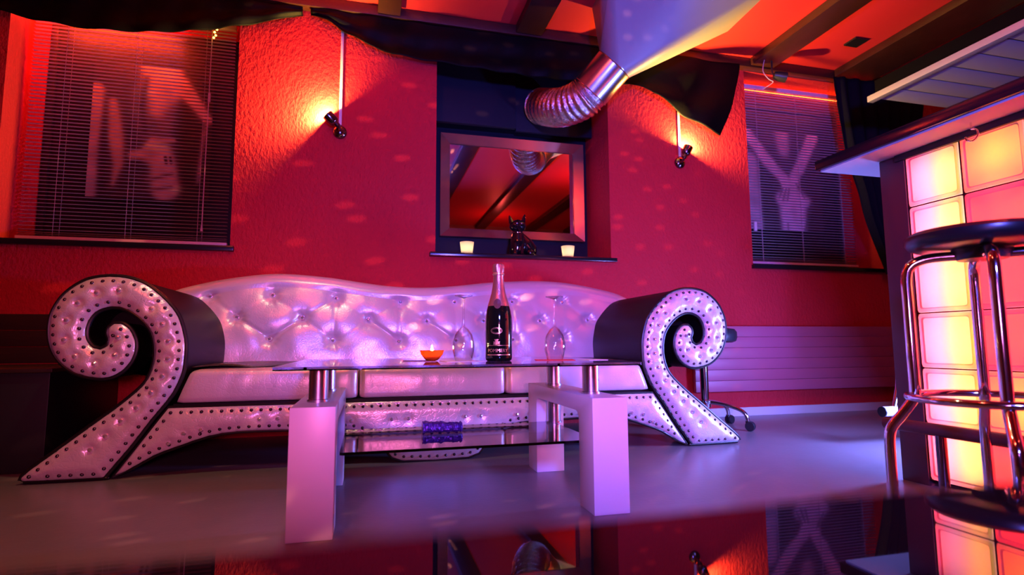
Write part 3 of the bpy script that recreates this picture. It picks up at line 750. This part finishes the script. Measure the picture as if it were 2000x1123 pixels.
# tufted back
TOP = [(-1.02, .76), (-.947, .796), (-.783, .842), (-.587, .877), (-.435, .886), (-.226, .872), (-.063, .85), (.075, .833), (.216, .825), (.361, .828), (.508, .842), (.66, .861), (.815, .873), (.974, .88), (1.136, .875), (1.303, .853), (1.472, .818), (1.576, .778), (1.62, .75)]
TOPs = catmull([(a, b, 0) for a, b in TOP], 6)
def ztop(x):
    for a, b in zip(TOPs, TOPs[1:]):
        if a.x <= x <= b.x: return lerp(a.y, b.y, (x-a.x)/(b.x-a.x))
    return .76
BUT = [(-.497, .764), (-.177, .752), (.166, .737), (.47, .741), (.808, .745), (1.12, .748), (-.342, .645), (-.007, .638), (.31, .630), (.632, .633), (.968, .634), (-.497, .533), (-.185, .524), (.158, .517), (.471, .521), (.80, .525), (1.10, .53), (-.66, .645), (1.27, .64), (-.80, .755)]
LINKS = []
for i, a in enumerate(BUT):
    for b in BUT[i+1:]:
        d = math.hypot(a[0]-b[0], a[1]-b[1])
        if .15 < d < .23: LINKS.append((a, b, .001+.014*random.random()**4))
def back_disp(x, z):
    h_ = 0
    for bxx, bz in BUT:
        dx, dz = x-bxx, z-bz; d2 = dx*dx+dz*dz
        if d2 < .04:
            an = math.atan2(dz, dx); d = math.sqrt(d2)
            h_ += .020*math.exp(-d2/.0009)+.014*math.exp(-d2/.009)
            h_ += .0016*math.exp(-((d-.03)/.022)**2)*(math.sin(an*11+bxx*17)+.7*math.sin(an*6+bz*31))*min(1, d/.015)*(.35+.65*max(0, math.cos(an-4.2+bxx*3)))
    for a, b, s in LINKS:
        dx, dz = b[0]-a[0], b[1]-a[1]; L2 = dx*dx+dz*dz
        t = ((x-a[0])*dx+(z-a[1])*dz)/L2
        if -.05 < t < 1.05:
            e = (x-a[0]-dx*t)**2+(z-a[1]-dz*t)**2
            if e < .004: h_ += s*math.exp(-e/.00012)+s*.5*math.exp(-e/.0012)
    return h_
def back_y(x, z, zt):
    t = (z-.40)/(zt-.40)
    y = 3.055+.10*t-.03*math.sin(PI*min(1, t))
    return y
V = []; F = []; nx, nz = 330, 64; nt_ = 14; tot = nz+nt_+1
for i in range(nx+1):
    x = lerp(-1.0, 1.59, i/nx); zt = ztop(x); rr_ = .075
    for j in range(nz+1):
        z = lerp(.40, zt-rr_, j/nz); V.append((x, back_y(x, z, zt)+back_disp(x, z)+.003*mnoise.noise((x*12, z*12, 0)), z))
    ye = back_y(x, zt-rr_, zt)
    for j in range(1, nt_+1):
        a = PI*j/nt_*.95; V.append((x, ye+rr_*1.05*(1-math.cos(a)), zt-rr_+rr_*math.sin(a)))
for i in range(nx):
    for j in range(nz+nt_): a = i*tot+j; F.append((a, a+1, a+tot+1, a+tot))
bk = mesh('backrest', V, F, M_leather, sofa, 'all'); bk['label'] = 'deep buttoned pearl crackle leather back'
for bxx, bz in BUT: crystal(bxx, back_y(bxx, bz, ztop(bxx))+.032, bz, bk, .0115)
V, F = prismgeo([(-.98, .05), (-.98, .74)]+[(x/20*2.5-.95, ztop(x/20*2.5-.95)-.07) for x in range(21)]+[(1.57, .74), (1.57, .05)], 'y', 3.24, 3.30); mesh('back_panel', V, F, M_blackleather, sofa)

# ------------------------------------------------------------------ coffee table
ct = thing('coffee_table', (.28, 1.89, 0), 'coffee table with smoked glass top, white legs and steel posts', 'table')
def uframe(x0, x1):
    P = [(1.55, 0), (1.665, 0), (1.665, .262)]
    for i in range(1, 7): a = PI-PI/2*i/6; P.append((1.693+.028*math.cos(a), .262+.026*math.sin(a)))
    for i in range(7): a = PI/2-PI/2*i/6; P.append((2.092+.028*math.cos(a), .262+.026*math.sin(a)))
    P += [(2.12, 0), (2.235, 0), (2.235, .338), (1.55, .338)]
    prism('leg_frame', P, 'x', x0, x1, M_white, ct, .0025)
uframe(-.196, -.081); uframe(.645, .758)
for px in (-.138, .702):
    for py in (1.70, 2.075):
        lathe('steel_post', [(0, .1965), (.031, .1965), (.031, .203), (.026, .204), (.026, .284), (0, .284)], (px, py, 0), M_chrome2, ct, 24) if py > 2 else None
        lathe('steel_post', [(0, .338), (.031, .338), (.031, .345), (.027, .346), (.027, .428), (.031, .429), (.031, .4345), (0, .4345)], (px, py, 0), M_chrome2, ct, 24)
def slab(name, x0, x1, y0, y1, z0, z1, r_, parent, mat):
    P = []
    for cx_, cy_, a0 in ((x1-r_, y1-r_, 0), (x0+r_, y1-r_, PI/2), (x0+r_, y0+r_, PI), (x1-r_, y0+r_, 1.5*PI)):
        for i in range(5): a = a0+PI/2*i/4; P.append((cx_+r_*math.cos(a), cy_+r_*math.sin(a)))
    return prism(name, P, 'z', z0, z1, mat, parent)
slab('glass_top', -.236, .79, 1.50, 2.285, .435, .4445, .02, ct, M_dark)
slab('glass_shelf', -.075, .705, 1.672, 2.11, .188, .196, .01, ct, M_dark)
# things on the table
ZT = .4447
def bottle(x, y, z):
    t = thing('champagne_bottle', (x, y, z), 'dark champagne bottle with copper foil neck between the two upturned glasses', 'bottle')
    prof = [(0, .006), (.02, .003), (.038, 0), (.0425, .004), (.044, .012), (.044, .125), (.0432, .145), (.040, .165), (.0345, .184), (.028, .205), (.0225, .225), (.0185, .250), (.0163, .280), (.0163, .3), (0, .3)]
    lathe('glass_body', prof, (x, y, z), M_bottle, t, 48)
    fo = [(.0362, .1795), (.0352, .184), (.0287, .205), (.0232, .225), (.0192, .250), (.0170, .280), (.0178, .284), (.0182, .288), (.0176, .292), (.0186, .298), (.0190, .312), (.0180, .319), (.012, .322), (0, .322)]
    V, F = lathegeo(fo, 40, (x, y, z)); V = [Vector(v) for v in V]
    for i, v in enumerate(V):
        if v.z-z > .293: k = 1+.05*math.sin(math.atan2(v.y-y, v.x-x)*11); v.x = x+(v.x-x)*k; v.y = y+(v.y-y)*k
    f_ = mesh('foil', V, F, M_foilc, t, True); f_['label'] = 'copper coloured neck foil'
    lathe('foil_collar', [(.0172, .283), (.0196, .285), (.0196, .289), (.0172, .291)], (x, y, z), M_gold, t, 32)
    toc = math.atan2(-y, -x)           # side of the bottle facing the room
    def wrap(s, h, rad_):  a = toc+s/rad_; return Vector((x+rad_*math.cos(a), y+rad_*math.sin(a), z+h))
    def rad_at(h, L=prof):
        for (ra, ha), (rb, hb) in zip(L[4:], L[5:]):
            if ha <= h <= hb: return lerp(ra, rb, (h-ha)/(hb-ha))
        return .044
    def text(body, size, s0, h0, mat, nm, rot=False, off=.0004, L=prof, sx=1):
        cu = bpy.data.curves.new('t', 'FONT'); cu.body = body; cu.size = size; cu.align_x = 'CENTER'; cu.align_y = 'CENTER'; cu.resolution_u = 3
        o = bpy.data.objects.new('t', cu); COL.objects.link(o); bpy.context.view_layer.update()
        dg = bpy.context.evaluated_depsgraph_get(); me = bpy.data.meshes.new_from_object(o.evaluated_get(dg))
        bm = bmesh.new(); bm.from_mesh(me); bmesh.ops.triangulate(bm, faces=bm.faces)
        bmesh.ops.subdivide_edges(bm, edges=[e for e in bm.edges if e.calc_length() > size*.25], cuts=1)
        V = []; bm.verts.index_update()
        for v in bm.verts:
            a, b = v.co.x*sx, v.co.y
            if rot: a, b = -b, a
            h = h0+b; V.append(wrap(s0+a, h, rad_at(h, L)+off))
        F = [[q.index for q in f.verts] for f in bm.faces]; bm.free()
        bpy.data.objects.remove(o); bpy.data.curves.remove(cu); bpy.data.meshes.remove(me)
        return mesh(nm, V, F, mat, t)
    text('POMMERY', .0155, -.004, .0335, M_gold, 'lettering')
    text('POMMERY', .0085, .001, .247, M_ink, 'neck_lettering', True, .0012, [(0, 0)]*4+fo)
    for h in (.019, .0205, .0500):
        V = [wrap(s, h+d, .0444) for s in [-.042+.084*i/24 for i in range(25)] for d in (0, .0011)]
        mesh('gold_line', V, [(2*i, 2*i+2, 2*i+3, 2*i+1) for i in range(24)], M_gold, t)
    # oval seal on the body, crest above the name, medallion on the foil
    def oval(s0, h0, a_, b_, wd_, mat, nm, rd=.0444):
        V = []; n_ = 32
        for i in range(n_):
            c, s_ = math.cos(2*PI*i/n_), math.sin(2*PI*i/n_)
            V.append(wrap(s0+a_*c, h0+b_*s_, rd)); V.append(wrap(s0+(a_-wd_)*c, h0+(b_-wd_)*s_, rd))
        return mesh(nm, V, [(2*i, (2*i+2) % (2*n_), (2*i+3) % (2*n_), 2*i+1) for i in range(n_)], mat, t)
    oval(-.007, .098, .0195, .0105, .0016, M_gold, 'oval_seal'); oval(-.007, .098, .0150, .0070, .0006, M_gold, 'oval_seal')
    cr = [(-.011, .054), (-.009, .060), (-.011, .063), (-.006, .062), (-.005, .067), (-.0075, .070), (0, .0705), (.0075, .070), (.005, .067), (.006, .062), (.011, .063), (.009, .060), (.011, .054), (.004, .0525), (-.004, .0525)]
    mesh('crest', [wrap(a-.007, b, .0445) for a, b in cr], [tuple(range(len(cr)))], M_gold, t)
    V = []; n_ = 28
    rm = lambda h: rad_at(h, [(0, 0)]*4+fo)+.0012
    V = [wrap(-.004, .186, .0350)]+[wrap(-.004+.0125*math.cos(2*PI*i/n_), .186+.0165*math.sin(2*PI*i/n_), (rm(.186+.0165*math.sin(2*PI*i/n_)) if .186+.0165*math.sin(2*PI*i/n_) > .18 else rad_at(.186+.0165*math.sin(2*PI*i/n_))+.002)) for i in range(n_)]
    mesh('medallion', V, [(0, i+1, (i+1) % n_+1) for i in range(n_)], M_ink, t)
bottle(.415, 1.785, ZT)
def wine_glass(x, y, label):
    t = thing('wine_glass', (x, y, ZT+.001), label, 'glass', 'upturned glasses on the coffee table')
    o = (x, y, ZT+.001)
    lathe('bowl', [(.0270, 0), (.0300, .012), (.0350, .030), (.0368, .045), (.0355, .062), (.0285, .085), (.0160, .103), (.0060, .112), (.0050, .116), (.0, .116), (0, .114), (.0040, .110), (.0145, .101), (.027, .084), (.0342, .062), (.0355, .045), (.0337, .030), (.0288, .012), (.0262, 0)], o, M_glass, t, 36)
    lathe('stem', [(0, .115), (.0055, .116), (.0042, .124), (.0036, .16), (.0038, .195), (.006, .206), (0, .206)], o, M_glass, t, 16)
    lathe('foot', [(0, .204), (.010, .207), (.0295, .212), (.0300, .2135), (.0290, .215), (0, .2155)], o, M_glass, t, 36)
wine_glass(.300, 1.80, 'upturned clear wine glass on white paper left of the champagne bottle')
wine_glass(.612, 1.79, 'upturned clear wine glass on a red napkin right of the champagne bottle')
def sheet(name, P, z, mat, label, cat, th=.0012):
    o = prism(name, P, 'z', z, z+th, mat); return tag(o, label, cat)
sheet('paper_napkin', [(.235, 1.72), (.36, 1.735), (.352, 1.86), (.228, 1.85)], ZT, M_paper, 'white paper napkin under the upturned glass beside the candle', 'napkin', .0008)
sheet('red_napkin', [(.53, 1.74), (.66, 1.72), (.69, 1.83), (.56, 1.86)], ZT, M_red, 'red paper napkin under the upturned glass on the right', 'napkin', .0008)
sheet('dark_flyer', [(.105, 1.80), (.21, 1.79), (.222, 1.94), (.115, 1.95)], ZT, M_flyer, 'dark printed flyer under the amber candle bowl', 'flyer')
sheet('paper_card', [(.70, 1.70), (.775, 1.72), (.765, 1.80), (.69, 1.785)], ZT, M_paper, 'pale card at the right end of the glass table top', 'card')
cb = thing('candle_bowl', (.205, 1.87, ZT+.0014), 'low amber glass bowl with a lit candle on the coffee table', 'candle')
lathe('bowl', [(0, 0), (.018, 0), (.024, .005), (.036, .020), (.0405, .034), (.0385, .034), (.033, .021), (.020, .008), (0, .006)], (.205, 1.87, ZT+.0014), M_amber, cb, 32)
lathe('candle', [(0, .008), (.019, .009), (.019, .020), (0, .020)], (.205, 1.87, ZT+.0014), M_wax, cb, 20)
lathe('flame', [(0, .022), (.005, .030), (.0048, .036), (.002, .048), (0, .052)], (.205, 1.87, ZT+.0014), M_flame, cb, 12)
# crumpled purple wrapper on the shelf
V = []; F = []; n1, n2 = 26, 16
for i in range(n1+1):
    u = i/n1; rr_ = (.020-.006*u+.0015*math.sin(u*17)+.003*random.random())*(1 if u < .93 else 1.25)
    for k in range(n2):
        a = 2*PI*k/n2; q = rr_*(1+.22*mnoise.noise((u*12, math.cos(a)*2, math.sin(a)*2)))
        V.append((.185+u*.135, 1.97+q*1.3*math.cos(a)-.02*u, .1965+max(0, .0165+q*math.sin(a))))
for i in range(n1):
    for k in range(n2): F.append((i*n2+k, i*n2+(k+1) % n2, (i+1)*n2+(k+1) % n2, (i+1)*n2+k))
F += [tuple(range(n2)), tuple(range(n1*n2, n1*n2+n2))]
tag(mesh('foil_wrapper', V, F, M_purple), 'crumpled purple foil wrapper on the glass shelf of the coffee table', 'wrapper')

# ------------------------------------------------------------------ foreground table
fg = thing('black_table', (.1, -.15, 0), 'glossy black table top close to the viewer along the bottom edge', 'table')
slab('table_top', -.75, .85, -.60, .2055, .412, .432, .02, fg, M_fg)
for x in (-.65, .75):
    for y in (-.52, .12): box('leg', x-.03, x+.03, y-.03, y+.03, 0, .412, M_plastic, fg, .004)

# ------------------------------------------------------------------ radiator
rd = thing('radiator', (3.07, 3.28, .16), 'long low panel radiator with flat horizontal ribs under the right window', 'radiator')
nr = 6; z0, z1 = .172, .612
for i in range(nr):
    a = z0+(z1-z0)*i/nr; b = z0+(z1-z0)*(i+1)/nr
    box('rib', 2.10, 4.05, 3.275, 3.30, a+.0008, b-.0008, M_rad, rd, .002)
box('back_plate', 2.11, 4.04, 3.302, 3.318, z0+.005, z1-.005, M_rad, rd)
for x in (2.3, 3.8): box('bracket', x-.015, x+.015, 3.316, 3.346, .25, .56, M_rad, rd)

# ------------------------------------------------------------------ bench at the left
bn = thing('bench', (-2.0, 2.95, 0), 'dark wooden bench with black front in the shadow left of the sofa', 'bench')
box('bench_box', -2.9, -1.25, 2.66, 3.30, 0, .395, M_black, bn, .004)
box('seat_board', -2.9, -1.235, 2.64, 3.30, .395, .412, M_wood, bn, .004)
for i in range(3): box('back_plank', -2.9, -1.24, 3.27, 3.30, .42+i*.082, .498+i*.082, M_wood, bn, .004)

# ------------------------------------------------------------------ office chair behind the sofa arm
oc = thing('swivel_chair', (1.95, 2.95, 0), 'black swivel chair with chrome star base half hidden behind the right sofa arm', 'chair')
hx, hy = 1.945, 2.945
lathe('column', [(0, .12), (.035, .12), (.035, .16), (.024, .165), (.024, .50), (0, .50)], (hx, hy, 0), M_chrome, oc, 24)
for k in range(5):
    a = R(22-72*k); c, s_ = math.cos(a), math.sin(a)
    tube('base_leg', catmull([(hx+.02*c, hy+.02*s_, .150), (hx+.11*c, hy+.11*s_, .140), (hx+.19*c, hy+.19*s_, .118), (hx+.225*c, hy+.225*s_, .092), (hx+.236*c, hy+.236*s_, .055)], 4), .011, M_chrome, oc, 10)
    cx_, cy_ = hx+.24*c, hy+.24*s_; e = Vector((-s_, c, 0))
    ca = bpy.data.objects.new('caster', None); 
    V1, F1 = lathegeo([(0, -.019), (.024, -.019), (.027, -.014), (.027, -.005), (.02, -.004), (.02, .004), (.027, .005), (.027, .014), (.024, .019), (0, .019)], 20)
    V2, F2 = boxgeo(-.012, .012, -.012, .012, .028, .056)
    mesh('caster', orient(V1, (cx_+.008*c, cy_+.008*s_, .0275), e)+[Vector(v)+Vector((cx_, cy_, 0)) for v in V2], F1+[tuple(i+len(V1) for i in f) for f in F2], M_plastic, oc, True)
    bpy.data.objects.remove(ca)
lathe('seat', [(0, .50), (.15, .50), (.172, .51), (.178, .53), (.178, .562), (.165, .580), (.12, .588), (0, .590)], (1.965, hy, 0), M_plastic, oc, 40)

# ------------------------------------------------------------------ bar
bar = thing('bar_counter', (2.15, 1.0, 0), 'bar counter with a glowing glass block front and dark end post', 'bar')
BX, BY = 1.90, 1.553; PB = .193
V = []; F = []
# one hollow block: border ridge, recessed rim and gently domed pane (local: x depth, y width, z height)
def block_mesh(parent):
    h_ = .0948; st_ = [(h_, .030), (h_, .006), (h_-.003, .001), (h_-.013, 0), (h_-.017, .004)]
    V = []; F = []; loops = []
    def loop(s, dep, k=10):
        L = []
        r_ = min(.008, s*.1)
        for qx, qz, a0 in ((1, 1, 0), (-1, 1, PI/2), (-1, -1, PI), (1, -1, 1.5*PI)):
            for i in range(3):
                a = a0+PI/2*i/2; L.append((dep, qx*(s-r_)+r_*math.cos(a), qz*(s-r_)+r_*math.sin(a)))
        o = len(V); V.extend(L); return list(range(o, o+len(L)))
    for s, dep in st_: loops.append(loop(s, dep))
    for s, dep in ((.070, .001), (.05, -.002), (.025, -.0035)): loops.append(loop(s, dep))
    for A, B in zip(loops, loops[1:]):
        n_ = len(A)
        for i in range(n_): F.append((A[i], A[(i+1) % n_], B[(i+1) % n_], B[i]))
    F.append(tuple(loops[-1]))
    c = Vector((BX, BY-PB/2, .021+PB/2))
    o = mesh('glass_block', [Vector(v)+c for v in V], F, M_block, parent, True)
    return o
b0 = block_mesh(bar); NC, NR = 6, 6
for c in range(NC):
    for r_ in range(NR):
        if c or r_: dup(b0, (0, -c*PB, r_*PB), bar)
parts = [boxgeo(BX+.002, BX+.030, BY-c*PB-.0016, BY-c*PB+.0016, .018, 1.18) for c in range(NC+1)]+[boxgeo(BX+.002, BX+.030, BY-NC*PB, BY, .021+r_*PB-.0016, .021+r_*PB+.0016) for r_ in range(NR+1)]
V, F = join(parts); mesh('joint_grid', V, F, M_joint, bar)
box('plinth', BX+.02, 2.44, .40, 1.65, 0, .019, M_bar, bar)
box('end_post', BX-.004, BX+.06, BY+.001, 1.653, 0, 1.19, M_bar, bar, .003)
box('end_panel', BX+.06, 2.45, 1.632, 1.653, 0, 1.19, M_bar, bar, .002)
box('far_panel', BX+.0, 2.45, .36, .393, 0, 1.19, M_bar, bar, .002)
box('back_panel', 2.43, 2.45, .39, 1.632, 0, 1.19, M_bar, bar, .002)
box('top_strip', BX-.012, BX+.06, .39, BY+.03, 1.166, 1.19, M_black, bar, .002)
# coloured lamps inside the bar front
def lamp_tube(y, d, mat, z0=.05, z1=1.15, r_=.008): tube('light_tube', [(BX+d, y, z0), (BX+d, y, z1)], r_, mat, bar, 10)
lamp_tube(BY-.066, .050, M_tubeL); lamp_tube(BY-.142, .045, M_tubeY)
lamp_tube(BY-.010, .06, M_tubeR, r_=.006); lamp_tube(BY-.230, .09, M_tubeR); lamp_tube(BY-.31, .10, M_tubeR)
for k in range(3): lamp_tube(BY-.48-.19*k, .10, M_tubeR)
for y, z in ((BY-.30, 1.09), (BY-.31, .30), (BY-.69, .7)):
    V, F = lathegeo([(0, .03), (.02, .022), (.03, 0), (.02, -.022), (0, -.03)], 14, (BX+.08, y, z)); mesh('light_bulb', V, F, M_tubeO, bar, 'all')
top = thing('counter_top', (2.12, 1.0, 1.19), 'black edged bar counter top with a pale underside', 'counter')
box('slab', 1.757, 2.52, .30, 1.822, 1.197, 1.238, M_counter, top, .005)
box('underside', 1.772, 2.51, .31, 1.808, 1.1905, 1.1975, M_under, top)
hk = thing('coat_hook', (1.834, 1.27, 1.13), 'small chrome screw hook under the bar counter top', 'hook')
tube('hook', [(1.834, 1.27, 1.190), (1.834, 1.27, 1.168)]+[(1.834+.0*math.cos(a), 1.27+.019*math.sin(a), 1.149+.019*math.cos(a)) for a in [R(0-i*18) for i in range(16)]], .003, M_chrome, hk, 8)
# foot rail
fr = thing('foot_rail', (1.72, 1.0, .0), 'dark steel foot rail in front of the glowing bar', 'rail')
tube('rail', [(1.72, 1.545, .225), (1.72, .35, .225)], .020, M_bar, fr, 16)
for y in (1.36, .75): tube('rail_post', [(1.72, y, .0), (1.72, y, .21)], .015, M_lampbody, fr, 12)
# chrome tube end behind the bar
ft = thing('footrest_tube', (2.45, 2.2, 0), 'short bright steel tube with dark end cap beyond the bar post', 'tube')
tube('tube', [(2.40, 2.17, .165), (2.75, 2.17, .165)], .024, M_white, ft, 18)
V, F = lathegeo([(0, 0), (.0245, 0), (.0245, .006), (0, .006)], 18); mesh('end_cap', orient(V, (2.40, 2.17, .165), (-1, 0, 0)), F, M_plastic, ft, True)
tube('strut', catmull([(2.47, 2.17, .18), (2.50, 2.18, .235), (2.53, 2.19, .32), (2.54, 2.19, .55)], 4), .011, M_chrome, ft, 10)
tube('support', [(2.70, 2.17, .0), (2.70, 2.17, .16)], .012, M_chrome, ft, 10)

# ------------------------------------------------------------------ bar stool
sx, sy, sr = 1.455, 1.01, .155
bs = thing('bar_stool', (sx, sy, 0), 'chrome bar stool with round black seat in front of the glowing bar', 'stool')
lathe('seat', [(0, .728), (.05, .726), (.135, .730), (.148, .736), (.155, .748), (.154, .762), (.142, .772), (.10, .777), (0, .779)], (sx, sy, 0), M_seat, bs, 48)
lathe('swivel_plate', [(0, .700), (.05, .700), (.06, .718), (.06, .728), (0, .728)], (sx, sy, 0), M_plastic, bs, 24)
for k in range(4):
    a = R(42+90*k); c, s_ = math.cos(a), math.sin(a)
    def pt(r_, z): return (sx+r_*c, sy+r_*s_, z)
    P = [pt(.03, .712), pt(.09, .712), pt(.125, .706), pt(.147, .690), pt(sr, .660), pt(sr, .60), pt(sr, .48), pt(sr, .375), pt(sr+.004, .355), pt(sr+.030, .315), pt(sr+.052, .285), pt(sr+.060, .26), pt(sr+.062, .20), pt(sr+.062, .012)]
    tube('leg', catmull(P, 4), .0125, M_chrome, bs, 14)
    V, F = lathegeo([(0, 0), (.016, 0), (.016, .014), (0, .014)], 14, pt(sr+.062, 0)); mesh('foot_cap', V, F, M_plastic, bs, True)
tube('foot_ring', [(sx+(sr+.016)*math.cos(2*PI*i/48), sy+(sr+.016)*math.sin(2*PI*i/48), .362) for i in range(48)], .0095, M_chrome, bs, 12, True)

# ------------------------------------------------------------------ canopy above the bar
cn = thing('bar_canopy', (3.8, 1.4, 2.0), 'black canopy over the bar with a white planked underside', 'canopy')
box('canopy_box', 3.04, 4.7, -.4, 2.64, 2.02, 2.13, M_deepblack, cn, .004)
box('edge_rail', 2.995, 3.04, -.4, 2.66, 1.992, 2.03, M_plank, cn, .004)
y = 2.62
while y > -.3:
    box('plank', 3.045, 4.66, y-.138, y-.004, 2.0, 2.018, M_plank, cn, .004); y -= .142
